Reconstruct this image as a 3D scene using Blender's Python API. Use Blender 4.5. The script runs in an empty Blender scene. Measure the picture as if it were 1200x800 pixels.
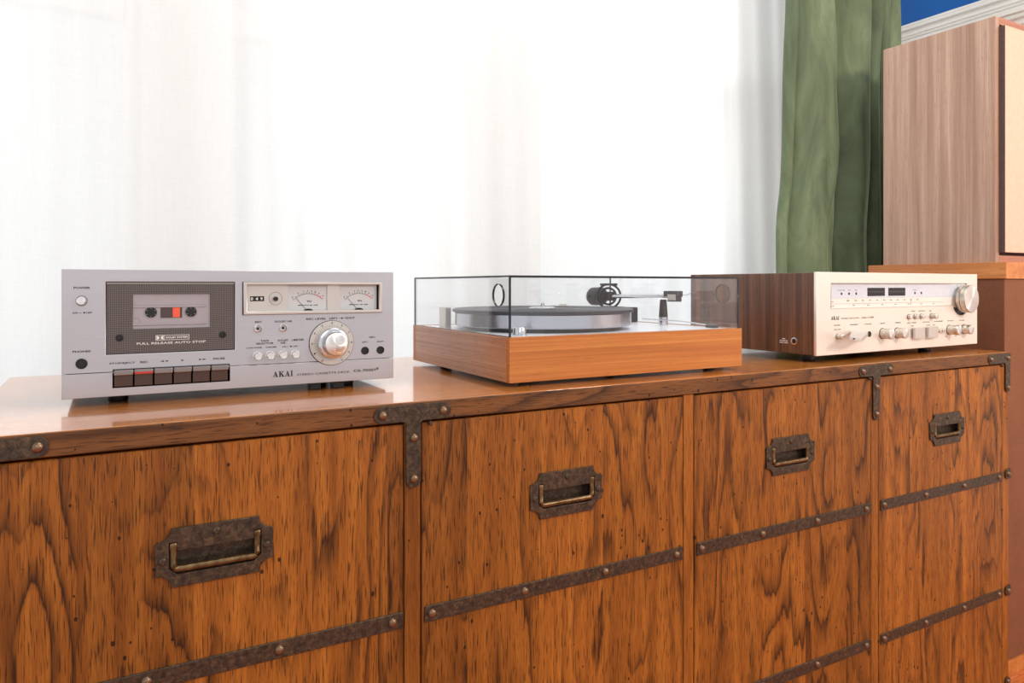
import bpy, bmesh, math, random
from mathutils import Vector, Matrix
random.seed(7)
scene = bpy.context.scene
COL = scene.collection
PI = math.pi
CZ = 1.02            # camera height above the floor
TT = CZ - .158       # height of the sideboard's top surface

# ------------------------------------------------------------------ camera
cam_d = bpy.data.cameras.new('camera'); cam = bpy.data.objects.new('camera', cam_d); COL.objects.link(cam)
cam_d.sensor_width = 36; cam_d.lens = 845 * 36 / 1200; cam_d.shift_y = -66 / 1200
cam_d.clip_start = .02
cam.location = (0, 0, CZ); cam.rotation_euler = (PI / 2, 0, -math.radians(29.2))
scene.camera = cam

# ------------------------------------------------------------------ world and light
w = bpy.data.worlds.new('world'); scene.world = w; w.use_nodes = True
bg = w.node_tree.nodes['Background']; bg.inputs[0].default_value = (.97, .985, 1, 1); bg.inputs[1].default_value = .85

def area(name, loc, target, size, power, color, size_y=None):
    l = bpy.data.lights.new(name, 'AREA'); l.energy = power; l.color = color; l.size = size
    if size_y: l.shape = 'RECTANGLE'; l.size_y = size_y
    o = bpy.data.objects.new(name, l); COL.objects.link(o); o.location = loc
    o.rotation_euler = (Vector(target) - Vector(loc)).to_track_quat('-Z', 'Y').to_euler()
    return o
# daylight outside the windows, falling on the sheers
area('daylight', (.9, 3.4, 2.3), (.9, 1.7, 1.2), 4.2, 62, (1, 1, 1), 2.4)
# warm daylight and lamp light of the room from the right of the photographer
area('room_lamp', (2.05, -.85, 1.95), (2.15, 1.1, 1.2), .4, 32, (1, .88, .76))
area('overhead_fill', (1.0, .55, 2.68), (1.0, .9, 0), 1.1, 16, (1, .98, .95))  # added fill from above to brighten the tabletop, not a fitting of the room
area('room_fill', (-.4, -2.0, 2.3), (.8, 1.0, .6), 1.4, 11, (1, .96, .92))  # soft unseen fill added behind the camera for the front faces

vs = scene.view_settings
vs.view_transform = 'Standard'; vs.look = 'None'; vs.exposure = 0; vs.gamma = 1; vs.use_curve_mapping = False

# ------------------------------------------------------------------ materials
def s2l(c):
    f = lambda v: v / 12.92 if v <= .04045 else ((v + .055) / 1.055) ** 2.4
    return (f(c[0] / 255), f(c[1] / 255), f(c[2] / 255), 1)

class N:
    def __init__(s, name):
        s.m = bpy.data.materials.new(name); s.m.use_nodes = True
        s.t = s.m.node_tree; s.b = s.t.nodes['Principled BSDF']; s.out = s.t.nodes['Material Output']
        s.co = None
    def n(s, t, **k):
        o = s.t.nodes.new(t)
        for a, b in k.items(): setattr(o, a, b)
        return o
    def l(s, a, b): s.t.links.new(a, b)
    def coord(s, scale=(1, 1, 1), loc=(0, 0, 0)):
        if not s.co: s.co = s.n('ShaderNodeTexCoord')
        m = s.n('ShaderNodeMapping'); m.inputs['Scale'].default_value = scale; m.inputs['Location'].default_value = loc
        s.l(s.co.outputs['Object'], m.inputs['Vector']); return m.outputs[0]
    def noise(s, vec, scale=1, detail=3, rough=.55, dist=0):
        o = s.n('ShaderNodeTexNoise'); s.l(vec, o.inputs['Vector'])
        o.inputs['Scale'].default_value = scale; o.inputs['Detail'].default_value = detail
        o.inputs['Roughness'].default_value = rough; o.inputs['Distortion'].default_value = dist
        return o.outputs[0]
    def ramp(s, fac, stops, interp='LINEAR'):
        o = s.n('ShaderNodeValToRGB'); o.color_ramp.interpolation = interp
        e = o.color_ramp.elements
        while len(e) < len(stops): e.new(.5)
        for i, (p, c) in enumerate(stops):
            e[i].position = p; e[i].color = c if len(c) == 4 else (*c, 1)
        s.l(fac, o.inputs[0]); return o.outputs[0]
    def math(s, op, a, b=None, c=None):
        o = s.n('ShaderNodeMath', operation=op)
        for i, v in enumerate((a, b, c)):
            if v is None: continue
            if isinstance(v, (int, float)): o.inputs[i].default_value = v
            else: s.l(v, o.inputs[i])
        return o.outputs[0]
    def mix(s, fac, a, b, mode='MIX'):
        o = s.n('ShaderNodeMix', data_type='RGBA', blend_type=mode)
        for k, v in ((0, fac), (6, a), (7, b)):
            if isinstance(v, (int, float)): o.inputs[k].default_value = v
            elif isinstance(v, tuple): o.inputs[k].default_value = v
            else: s.l(v, o.inputs[k])
        return o.outputs[2]
    def bump(s, h, strength=.3, dist=.001):
        o = s.n('ShaderNodeBump'); o.inputs['Strength'].default_value = strength; o.inputs['Distance'].default_value = dist
        s.l(h, o.inputs['Height']); s.l(o.outputs[0], s.b.inputs['Normal'])
    def set(s, **k):
        for a, v in k.items():
            i = s.b.inputs[a.replace('_', ' ')]
            if hasattr(v, 'default_value') or hasattr(v, 'is_linked'): s.l(v, i)
            else: i.default_value = v
        return s

W1 = (1, 1, 1, 1); K0 = (0, 0, 0, 1)

def simple(name, rgb, rough=.5, metal=0, **k):
    x = N(name); x.set(Base_Color=s2l(rgb), Roughness=rough, Metallic=metal, **k)
    # every material keeps a little procedural variation
    n = x.noise(x.coord((60, 60, 60)), 1, 2)
    x.set(Base_Color=x.mix(n, tuple(c * .93 for c in s2l(rgb)[:3]) + (1,), tuple(min(1, c * 1.05) for c in s2l(rgb)[:3]) + (1,)))
    return x.m

def oak(name, axis, cols, plank=.118, rough=.46, coat=.06, holes=True, seed=0.0, streak=1.0, flat_axis=1):
    """distressed oak: long cathedral grain, dark pores, worm holes. axis = grain direction index"""
    x = N(name)
    def sc(a, b, c=None):
        v = [a, a, a] if c is None else [a, c, a]
        v[axis] = b
        return tuple(v)
    oi = x.n('ShaderNodeObjectInfo')
    # veneer leaves: each a slightly different board
    sep = x.n('ShaderNodeSeparateXYZ'); x.l(x.coord(), sep.inputs[0])
    ax = 0 if axis == 2 else 2 if axis == 0 else 0
    ax = {2: 0, 0: 1, 1: 0}[axis]
    cell = x.math('FLOOR', x.math('DIVIDE', x.math('ADD', sep.outputs[ax], seed), plank))
    wn = x.n('ShaderNodeTexWhiteNoise', noise_dimensions='1D'); x.l(cell, wn.inputs['W'])
    off = x.n('ShaderNodeCombineXYZ'); x.l(x.math('MULTIPLY', wn.outputs[0], 7.0), off.inputs[0]); x.l(x.math('MULTIPLY', wn.outputs[0], 3.0), off.inputs[2])
    def shifted(scale):
        a = x.n('ShaderNodeVectorMath', operation='ADD'); x.l(x.coord(), a.inputs[0]); x.l(off.outputs[0], a.inputs[1])
        m = x.n('ShaderNodeMapping'); m.inputs['Scale'].default_value = scale; x.l(a.outputs[0], m.inputs['Vector'])
        return m.outputs[0]
    # cathedral bands
    big = x.noise(shifted(sc(5.5, 1.3)), 1, 2, .5)
    rings = x.math('FRACT', x.math('MULTIPLY', x.math('ADD', big, x.math('MULTIPLY', x.noise(shifted(sc(60, 4)), 1, 3), .075)), 15.0))
    band = x.ramp(rings, [(.0, (.3, .3, .3)), (.10, K0), (.5, (.06, .06, .06)), (.78, (.55, .55, .55)), (.95, W1), (1, (.3, .3, .3))])
    patch = x.noise(shifted(sc(13, 1.9)), 1, 3, .6)
    fib = x.noise(x.coord(sc(620, 26)), 1, 4, .7)
    pore = x.noise(x.coord(sc(560, 30)), 1, 2, .5)
    mid = x.noise(x.coord(sc(48, 1.8)), 1, 4, .65)
    base = x.ramp(mid, [(.25, cols[1]), (.5, cols[2]), (.75, cols[3])])
    dk = x.math('MULTIPLY', band, x.math('MULTIPLY', x.ramp(patch, [(.42, (.10, .10, .10)), (.55, W1)]), 1.0 * streak))
    dk = x.math('MULTIPLY', dk, x.ramp(fib, [(.34, (.35, .35, .35)), (.5, W1)]))
    base = x.mix(dk, base, cols[0])
    base = x.mix(x.math('MULTIPLY', x.ramp(pore, [(.56, K0), (.64, W1)]), .75 * min(1, streak + .2)), base, cols[0])
    base = x.mix(x.math('MULTIPLY', x.ramp(fib, [(.36, W1), (.52, K0)]), .42), base, cols[0])
    v = x.math('ADD', x.math('MULTIPLY', wn.outputs[0], .42), .76)
    cc = x.n('ShaderNodeCombineColor')
    for i in range(3): x.l(v, cc.inputs[i])
    base = x.mix(1.0, base, cc.outputs[0], 'MULTIPLY')
    h = fib
    if holes:
        fa = (1, 0, .7) if flat_axis == 1 else (.7, 1, 0)
        vo = x.n('ShaderNodeTexVoronoi'); vo.inputs['Scale'].default_value = 75; vo.inputs['Randomness'].default_value = 1
        x.l(x.coord(fa), vo.inputs['Vector'])
        big_h = x.noise(x.coord((9, 9, 9)), 1, 1)
        rad = x.math('MULTIPLY', x.ramp(vo.outputs['Color'], [(.20, K0), (1, W1)]), .21)
        hole = x.math('LESS_THAN', vo.outputs['Distance'], x.math('MULTIPLY', rad, x.ramp(big_h, [(.38, (.3, .3, .3)), (.62, W1)])))
        base = x.mix(x.math('MULTIPLY', hole, .88), base, s2l((26, 13, 6)))
        h = x.math('SUBTRACT', fib, x.math('MULTIPLY', hole, 2.0))
    x.set(Base_Color=base, Roughness=rough, Coat_Weight=coat, Coat_Roughness=.2, Specular_IOR_Level=.25)
    x.bump(h, .3, .0008)
    return x

DOORC = [s2l((50, 26, 10)), s2l((126, 70, 22)), s2l((156, 91, 31)), s2l((180, 111, 42))]
M = {}
M['door'] = oak('oak_door', 2, DOORC).m
M['stile'] = oak('oak_stile', 2, DOORC, plank=.3, streak=.4).m
EDGEC = [s2l((48, 28, 15)), s2l((92, 56, 28)), s2l((122, 76, 38)), s2l((144, 92, 48))]
M['edge'] = oak('oak_edge', 0, EDGEC, plank=.5, rough=.5, coat=.1, streak=.9).m
TOPC = [s2l((138, 76, 28)), s2l((188, 112, 46)), s2l((210, 130, 56)), s2l((222, 144, 68))]
_t = oak('oak_top', 0, TOPC, plank=.145, rough=.16, coat=.75, streak=.4, flat_axis=2)
_t.set(Specular_IOR_Level=.2, Coat_Roughness=.06, Coat_IOR=1.48)
M['top'] = _t.m
M['shadow_gap'] = simple('dark_gap', (22, 12, 6), .8)

def veneer(name, axis, c, rough=.35, coat=.2, fs=300, stripe=40):
    x = N(name)
    def sc(a, b):
        v = [a, a, a]; v[axis] = b; return tuple(v)
    f = x.noise(x.coord(sc(fs, 6)), 1, 3, .6); m_ = x.noise(x.coord(sc(stripe, .9)), 1, 3, .6, .3)
    p = x.noise(x.coord(sc(fs * 1.6, 30)), 1, 2, .5)
    base = x.ramp(m_, [(.3, c[0]), (.5, c[1]), (.7, c[2])])
    base = x.mix(x.math('MULTIPLY', x.ramp(f, [(.35, W1), (.6, K0)]), .45), base, c[0])
    base = x.mix(x.math('MULTIPLY', x.ramp(p, [(.62, K0), (.70, W1)]), .6), base, c[3])
    x.set(Base_Color=base, Roughness=rough, Coat_Weight=coat, Coat_Roughness=.12); x.bump(f, .12, .0004)
    return x.m
M['teak'] = veneer('teak', 0, [s2l((166, 92, 32)), s2l((192, 116, 46)), s2l((208, 136, 62)), s2l((135, 68, 24))], fs=420, stripe=150)
M['teak_side'] = veneer('teak_side', 1, [s2l((166, 106, 66)), s2l((194, 134, 92)), s2l((210, 154, 112)), s2l((70, 42, 28))], fs=420, stripe=110, coat=.5)
M['walnut'] = veneer('walnut_side', 2, [s2l((66, 42, 30)), s2l((104, 70, 50)), s2l((134, 94, 70)), s2l((45, 28, 20))], fs=210, stripe=48)
M['walnut_speaker'] = veneer('walnut_speaker', 2, [s2l((146, 110, 88)), s2l((180, 144, 122)), s2l((202, 168, 146)), s2l((130, 96, 76))], fs=330, stripe=40, rough=.4, coat=.3)
M['speaker_front'] = veneer('speaker_front_wood', 0, [s2l((160, 96, 70)), s2l((190, 124, 96)), s2l((210, 150, 120)), s2l((120, 66, 46))], fs=150, stripe=22)
M['shelf'] = veneer('shelf_wood', 1, [s2l((180, 104, 44)), s2l((206, 128, 62)), s2l((220, 146, 80)), s2l((150, 84, 36))], fs=160, stripe=30)
M['floor_wood'] = veneer('floor_wood', 0, [s2l((176, 88, 40)), s2l((206, 112, 56)), s2l((222, 136, 78)), s2l((120, 54, 24))], fs=120, stripe=20)

x = N('bronze_iron'); n1 = x.noise(x.coord((150, 150, 150)), 1, 5, .7, .6); n2 = x.noise(x.coord((260, 260, 260)), 1, 2)
x.set(Base_Color=x.ramp(n1, [(.34, s2l((52, 42, 36))), (.52, s2l((78, 64, 52))), (.70, s2l((114, 92, 68)))]), Metallic=.55, Roughness=x.ramp(n2, [(.3, (.34, .34, .34)), (.7, (.55, .55, .55))]))
x.bump(n1, .25, .0006); M['iron'] = x.m
x = N('brass_old'); n1 = x.noise(x.coord((120, 120, 120)), 1, 3)
x.set(Base_Color=x.ramp(n1, [(.3, s2l((84, 64, 42))), (.7, s2l((136, 108, 72)))]), Metallic=.8, Roughness=.34); M['brass'] = x.m
x = N('rivet_copper'); n1 = x.noise(x.coord((150, 150, 150)), 1, 3)
x.set(Base_Color=x.ramp(n1, [(.3, s2l((98, 76, 58))), (.7, s2l((150, 120, 94)))]), Metallic=.75, Roughness=.3); M['rivet'] = x.m

def brushed(name, rgb, axis=0, rough=.3, metal=.85, amp=.12, bump=.15):
    x = N(name); sc = [900, 900, 900]; sc[axis] = 6
    n1 = x.noise(x.coord(tuple(sc)), 1, 3, .6); n2 = x.noise(x.coord((14, 14, 14)), 1, 3)
    a = tuple(c * (1 - amp) for c in s2l(rgb)[:3]) + (1,); b = tuple(min(1, c * (1 + amp)) for c in s2l(rgb)[:3]) + (1,)
    x.set(Base_Color=x.mix(x.math('ADD', x.math('MULTIPLY', n1, .6), x.math('MULTIPLY', n2, .4)), a, b), Metallic=metal, Roughness=rough)
    x.bump(n1, bump, .0002); return x.m
M['alu'] = brushed('brushed_aluminium', (192, 189, 194), metal=.75, rough=.34)
M['champagne'] = brushed('champagne_aluminium', (204, 198, 192), rough=.36, metal=.5, amp=.06)
M['face_warm'] = brushed('faceplate_aluminium', (234, 226, 216), rough=.4, metal=.45, amp=.05)
M['steel'] = brushed('turned_steel', (200, 200, 208), axis=0, rough=.2, bump=0, amp=.03)
M['deckplate'] = brushed('deck_plate', (236, 238, 242), rough=.35, metal=.2, amp=.05)

def spun(name, rgb, rough=.28):
    x = N(name); t = x.n('ShaderNodeTangent', direction_type='RADIAL', axis='Y')
    x.set(Base_Color=s2l(rgb), Metallic=1.0, Roughness=rough, Anisotropic=.92); x.l(t.outputs[0], x.b.inputs['Tangent'])
    return x.m
M['spun'] = spun('spun_aluminium', (232, 230, 228))
M['chrome'] = simple('chrome', (215, 215, 220), .12, 1)
M['satin'] = simple('satin_metal', (205, 198, 188), .28, .95)
M['black'] = simple('black_plastic', (20, 19, 20), .35)
M['darkgrey'] = simple('dark_grey_plastic', (52, 52, 58), .35)
M['blackmetal'] = simple('black_metal', (44, 44, 52), .3, .6)
M['rubber'] = simple('platter_rubber', (48, 46, 52), .45)
M['ink'] = simple('black_print', (14, 12, 12), .6)
M['greyink'] = simple('grey_print', (120, 110, 104), .6)
M['whiteink'] = simple('white_print', (228, 226, 222), .6)
M['red'] = simple('red_print', (196, 44, 44), .5)
M['orange'] = simple('orange_card', (236, 92, 62), .5)
M['cassette'] = simple('cassette_shell', (176, 164, 166), .16, .5)
M['cassette_dark'] = simple('cassette_tape', (74, 62, 60), .4)
M['key'] = simple('key_metal', (146, 134, 130), .28, .8)
M['keylow'] = simple('key_front', (92, 70, 62), .22, .75)
M['meter'] = simple('meter_face', (196, 198, 200), .4)
M['meterlit'] = simple('dial_glass_back', (206, 210, 220), .15)
M['dialcream'] = simple('dial_scale_back', (232, 222, 212), .2)
M['white'] = simple('white_paint', (240, 238, 234), .5)
M['blue'] = simple('blue_wall_paint', (0, 92, 172), .55)
M['brownpaint'] = None

x = N('brown_cloth_panel'); n1 = x.noise(x.coord((220, 220, 220)), 1, 3, .6); n2 = x.noise(x.coord((12, 12, 12)), 1, 3)
x.set(Base_Color=x.mix(x.math('ADD', x.math('MULTIPLY', n1, .5), x.math('MULTIPLY', n2, .5)), s2l((98, 58, 36)), s2l((150, 92, 58))), Roughness=.75)
x.bump(n1, .3, .0008); M['brownpaint'] = x.m
x = N('grille_cloth'); n1 = x.noise(x.coord((420, 420, 420)), 1, 3, .6); n2 = x.noise(x.coord((60, 60, 60)), 1, 3)
x.set(Base_Color=x.mix(x.math('ADD', x.math('MULTIPLY', n1, .5), x.math('MULTIPLY', n2, .5)), s2l((204, 158, 134)), s2l((240, 206, 184))), Roughness=.85)
x.bump(n1, .3, .001); M['grille'] = x.m
x = N('grille_edge'); n1 = x.noise(x.coord((300, 300, 300)), 1, 3, .6)
x.set(Base_Color=x.mix(n1, s2l((52, 40, 38)), s2l((110, 86, 80))), Roughness=.85); M['grille_edge'] = x.m

# cassette door: black with a fine woven grid
x = N('cassette_door_mesh'); sp = x.n('ShaderNodeSeparateXYZ'); x.l(x.coord((1, 1, 1)), sp.inputs[0])
def gl(o, pitch, wd):
    f = x.math('FRACT', x.math('DIVIDE', o, pitch)); return x.math('LESS_THAN', f, wd)
g = x.math('MAXIMUM', gl(sp.outputs[0], .0021, .34), gl(sp.outputs[2], .0021, .34))
x.set(Base_Color=x.mix(g, s2l((122, 110, 106)), s2l((66, 58, 58))), Roughness=.28, Metallic=.3); M['doormesh'] = x.m

# thin clear acrylic / glass: see-through sheet with a Fresnel reflection
def clear(name, tint, ior=1.49, rough=.0):
    x = N(name); x.t.nodes.remove(x.b)
    tr = x.n('ShaderNodeBsdfTransparent'); tr.inputs[0].default_value = tint
    gs = x.n('ShaderNodeBsdfGlossy'); gs.inputs['Roughness'].default_value = rough; gs.inputs[0].default_value = (1, 1, 1, 1)
    fr = x.n('ShaderNodeFresnel'); gm = x.n('ShaderNodeNewGeometry')
    # same index seen from either side of the sheet
    x.l(x.math('ADD', ior, x.math('MULTIPLY', gm.outputs['Backfacing'], 1 / ior - ior)), fr.inputs[0])
    mx = x.n('ShaderNodeMixShader'); x.l(fr.outputs[0], mx.inputs[0]); x.l(tr.outputs[0], mx.inputs[1]); x.l(gs.outputs[0], mx.inputs[2])
    x.l(mx.outputs[0], x.out.inputs[0]); return x.m
M['acrylic'] = clear('clear_acrylic', (.975, .98, .985, 1))
M['pane'] = clear('window_glass', (.97, .98, .98, 1), 1.45)
M['acrylic_edge'] = simple('acrylic_edge', (38, 41, 45), .1)

# sheer cloth
x = N('sheer_cloth'); x.t.nodes.remove(x.b)
wv = x.noise(x.coord((300, 300, 20)), 1, 2)
wh = x.noise(x.coord((30, 30, 420)), 1, 2)
d = x.n('ShaderNodeBsdfDiffuse'); d.inputs[0].default_value = (.94, .94, .94, 1)
t = x.n('ShaderNodeBsdfTranslucent'); t.inputs[0].default_value = (.95, .95, .95, 1)
tp = x.n('ShaderNodeBsdfTransparent')
m1 = x.n('ShaderNodeMixShader'); m1.inputs[0].default_value = .85
x.l(d.outputs[0], m1.inputs[1]); x.l(t.outputs[0], m1.inputs[2])
m2 = x.n('ShaderNodeMixShader')
x.l(x.math('ADD', .16, x.math('MULTIPLY', x.math('ADD', wv, wh), .06)), m2.inputs[0])
x.l(m1.outputs[0], m2.inputs[1]); x.l(tp.outputs[0], m2.inputs[2]); x.l(m2.outputs[0], x.out.inputs[0])
M['sheer'] = x.m
# green velvet
x = N('green_velvet'); n1 = x.noise(x.coord((9, 9, 3)), 1, 4, .65, .6); n2 = x.noise(x.coord((600, 600, 600)), 1, 2)
x.set(Base_Color=x.ramp(n1, [(.3, s2l((72, 84, 60))), (.55, s2l((102, 115, 84))), (.75, s2l((130, 142, 110)))]), Roughness=.75,
      Sheen_Weight=.6, Sheen_Roughness=.35, Sheen_Tint=(.62, .75, .45, 1))
x.bump(n2, .2, .0006); M['velvet'] = x.m

# ------------------------------------------------------------------ building helpers
def link(o, parent=None):
    COL.objects.link(o)
    if parent: o.parent = parent
    return o
def thing(name, label, cat, loc=(0, 0, 0), group=None, rz=0):
    o = bpy.data.objects.new(name, None); link(o); o.location = loc; o.rotation_euler = (0, 0, rz); o.empty_display_size = .02
    o['label'] = label; o['category'] = cat
    if group: o['group'] = group
    return o
def tag(o, label, cat, group=None):
    o['label'] = label; o['category'] = cat
    if group: o['group'] = group
    return o

class B:
    def __init__(s): s.bm = bmesh.new()
    def box(s, x0, x1, y0, y1, z0, z1, bev=0, seg=2):
        r = bmesh.ops.create_cube(s.bm, size=1)
        vs_ = r['verts']
        for v in vs_:
            v.co = Vector(((x0 + x1) / 2 + v.co.x * (x1 - x0), (y0 + y1) / 2 + v.co.y * (y1 - y0), (z0 + z1) / 2 + v.co.z * (z1 - z0)))
        if bev:
            es = list({e for v in vs_ for e in v.link_edges})
            bmesh.ops.bevel(s.bm, geom=es, offset=bev, segments=seg, affect='EDGES', profile=.5)
        return s
    def lathe(s, prof, c, axis='y', seg=32, mat=None):
        """prof: list of (distance along axis, radius)"""
        rings = []
        for (h, r) in prof:
            ring = []
            if r < 1e-6:
                ring = [s.bm.verts.new(s._ax(c, axis, h, 0, 0))]
            else:
                for i in range(seg):
                    a = 2 * PI * i / seg
                    ring.append(s.bm.verts.new(s._ax(c, axis, h, r * math.cos(a), r * math.sin(a))))
            rings.append(ring)
        for a, b in zip(rings, rings[1:]):
            for i in range(seg):
                j = (i + 1) % seg
                if len(a) == 1 and len(b) == 1: continue
                if len(a) == 1: s.bm.faces.new((a[0], b[i], b[j]))
                elif len(b) == 1: s.bm.faces.new((a[i], a[j], b[0]))
                else: s.bm.faces.new((a[i], a[j], b[j], b[i]))
        return s
    def _ax(s, c, axis, h, u, v):
        if axis == 'y': return Vector((c[0] + u, c[1] + h, c[2] + v))
        if axis == 'z': return Vector((c[0] + u, c[1] + v, c[2] + h))
        return Vector((c[0] + h, c[1] + u, c[2] + v))
    def tube(s, pts, r, seg=10, cap=True):
        pts = [Vector(p) for p in pts]; rings = []
        for i, p in enumerate(pts):
            a = pts[max(0, i - 1)]; b = pts[min(len(pts) - 1, i + 1)]; t = (b - a).normalized()
            up = Vector((0, 0, 1)) if abs(t.z) < .9 else Vector((0, 1, 0))
            u = t.cross(up).normalized(); v = t.cross(u)
            rr = r[i] if isinstance(r, (list, tuple)) else r
            rings.append([s.bm.verts.new(p + u * rr * math.cos(2 * PI * k / seg) + v * rr * math.sin(2 * PI * k / seg)) for k in range(seg)])
        for a, b in zip(rings, rings[1:]):
            for k in range(seg): s.bm.faces.new((a[k], a[(k + 1) % seg], b[(k + 1) % seg], b[k]))
        if cap:
            s.bm.faces.new(rings[0]); s.bm.faces.new(rings[-1])
        return s
    def xf(s, m): bmesh.ops.transform(s.bm, matrix=m, verts=s.bm.verts); return s
    def build(s, name, mat, parent=None, smooth=None, kind=None):
        bmesh.ops.recalc_face_normals(s.bm, faces=s.bm.faces)
        me = bpy.data.meshes.new(name); s.bm.to_mesh(me); s.bm.free()
        me.materials.append(mat)
        o = bpy.data.objects.new(name, me); link(o, parent)
        if smooth is not None: shade(me, smooth)
        if kind: o['kind'] = kind
        return o
def shade(me, ang):
    for p in me.polygons: p.use_smooth = True
    me.set_sharp_from_angle(angle=math.radians(ang))

def curve_mesh(outlines, ext, bevel=0):
    cu = bpy.data.curves.new('c', 'CURVE'); cu.dimensions = '2D'; cu.fill_mode = 'BOTH'; cu.extrude = ext
    cu.bevel_depth = bevel; cu.bevel_resolution = 1; cu.offset = -bevel
    for pl in outlines:
        sp = cu.splines.new('POLY'); sp.points.add(len(pl) - 1); sp.use_cyclic_u = True
        for p, (a, b) in zip(sp.points, pl): p.co = (a, b, 0, 1)
    ob = bpy.data.objects.new('c', cu); me = bpy.data.meshes.new_from_object(ob)
    bpy.data.objects.remove(ob); bpy.data.curves.remove(cu); return me
def flat(name, outlines, th, y_front, mat, parent=None, bevel=0, origin=(0, 0)):
    """plate in the XZ plane, its front face at y_front looking to -Y"""
    me = curve_mesh(outlines, th / 2 - bevel, bevel); me.name = name
    for v in me.vertices:
        a, b, c = v.co; v.co = (a + origin[0], y_front + th / 2 - c, b + origin[1])
    me.materials.clear(); me.materials.append(mat)
    o = bpy.data.objects.new(name, me); link(o, parent); return o
def rect(x0, x1, z0, z1, r=0, n=4):
    if r <= 0: return [(x0, z0), (x1, z0), (x1, z1), (x0, z1)]
    out = []
    for cx, cz, a0 in ((x1 - r, z0 + r, -90), (x1 - r, z1 - r, 0), (x0 + r, z1 - r, 90), (x0 + r, z0 + r, 180)):
        for i in range(n + 1):
            a = math.radians(a0 + 90 * i / n); out.append((cx + r * math.cos(a), cz + r * math.sin(a)))
    return out
def circ(cx, cz, r, n=24): return [(cx + r * math.cos(2 * PI * i / n), cz + r * math.sin(2 * PI * i / n)) for i in range(n)]

def text_into(bm, s, x, z, width, height, y):
    """lettering in the XZ plane: lower left at x,z (height = cap height)"""
    cu = bpy.data.curves.new('t', 'FONT'); cu.body = s; cu.resolution_u = 2; cu.size = 1; cu.extrude = 0; cu.offset = .03 if width < 25 * height else .012
    ob = bpy.data.objects.new('t', cu); me = bpy.data.meshes.new_from_object(ob)
    xs = [v.co.x for v in me.vertices]; ys = [v.co.y for v in me.vertices]
    if xs:
        x0, x1, y0, y1 = min(xs), max(xs), min(ys), max(ys)
        for v in me.vertices:
            v.co = (x + (v.co.x - x0) / (x1 - x0) * width, y, z + (v.co.y - y0) / (y1 - y0) * height)
        bm.from_mesh(me)
    bpy.data.objects.remove(ob); bpy.data.curves.remove(cu); bpy.data.meshes.remove(me)
def letters(name, items, y, mat, parent):
    for (s, x, z, w_, h) in items:
        bm = bmesh.new(); text_into(bm, s, x, z, w_, h, y)
        me = bpy.data.meshes.new(name); bm.to_mesh(me); bm.free(); me.materials.append(mat)
        o = bpy.data.objects.new(name, me); link(o, parent)
def wordmark(x, z, h, y, mat, parent, name='logo'):
    """A K A I in heavy serif capitals"""
    o = []; u = h
    def A(x):
        return [[(x, 0), (x + .30, 0), (x + .30, .07), (x + .20, .07), (x + .25, .25), (x + .52, .25), (x + .58, .07), (x + .47, .07), (x + .47, 0), (x + .93, 0), (x + .93, .07), (x + .84, .07), (x + .52, 1), (x + .44, 1), (x + .10, .07), (x, .07)],
                [(x + .28, .33), (x + .385, .70), (x + .50, .33)]]
    def I(x, w=.22):
        return [[(x, 0), (x + .12 * 2 + w, 0), (x + .24 + w, .07), (x + .12 + w, .07), (x + .12 + w, .93), (x + .24 + w, .93), (x + .24 + w, 1), (x, 1), (x, .93), (x + .12, .93), (x + .12, .07), (x, .07)]]
    def K(x):
        return [[(x, 0), (x + .46, 0), (x + .46, .07), (x + .36, .07), (x + .36, .40), (x + .42, .46), (x + .62, .07), (x + .54, .07), (x + .54, 0), (x + 1.0, 0), (x + 1.0, .07), (x + .93, .07),
                 (x + .58, .62), (x + .80, .93), (x + .92, .93), (x + .92, 1), (x + .54, 1), (x + .54, .93), (x + .66, .93), (x + .36, .52), (x + .36, .93), (x + .46, .93), (x + .46, 1), (x, 1), (x, .93), (x + .12, .93), (x + .12, .07), (x, .07)]]
    o = A(0) + K(1.02) + A(2.1) + I(3.1)
    bm = bmesh.new()
    for grp in (A(0), K(1.02), A(2.1), I(3.1)):
        me = curve_mesh([[(a * u + x, b * u + z) for a, b in pl] for pl in grp], .0001)
        for v in me.vertices:
            a, b, c = v.co; v.co = (a, y - c, b)
        bm.from_mesh(me); bpy.data.meshes.remove(me)
    me = bpy.data.meshes.new(name); bm.to_mesh(me); bm.free(); me.materials.clear(); me.materials.append(mat)
    ob = bpy.data.objects.new(name, me); link(ob, parent); return ob

_shared = {}
def rivet(parent, x, y, z, r=.0061, mat=None, name='rivet'):
    key = (name, r)
    if key not in _shared:
        b = B(); b.lathe([(0, r), (-.0012, r * .98), (-.0030, r * .78), (-.0042, r * .42), (-.0046, 0)], (0, 0, 0), 'y', 16)
        o = b.build(name, mat or M['rivet'], parent, smooth=60); _shared[key] = o.data
    else:
        o = bpy.data.objects.new(name, _shared[key]); link(o, parent)
    o.location = (x, y, z); return o
def screw(parent, x, y, z, r=.0045, ang=90):
    key = ('screw', r)
    if key not in _shared:
        b = B(); b.lathe([(0, r), (-.0012, r), (-.0022, r * .8), (-.0026, r * .3), (-.0026, 0)], (0, 0, 0), 'y', 16)
        b.box(-r * .9, r * .9, -.00275, -.002, -.0004, .0004)
        o = b.build('screw', M['iron'], parent, smooth=50); _shared[key] = o.data
    else:
        o = bpy.data.objects.new('screw', _shared[key]); link(o, parent)
    o.location = (x, y, z); o.rotation_euler = (0, math.radians(ang), 0); return o

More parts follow.
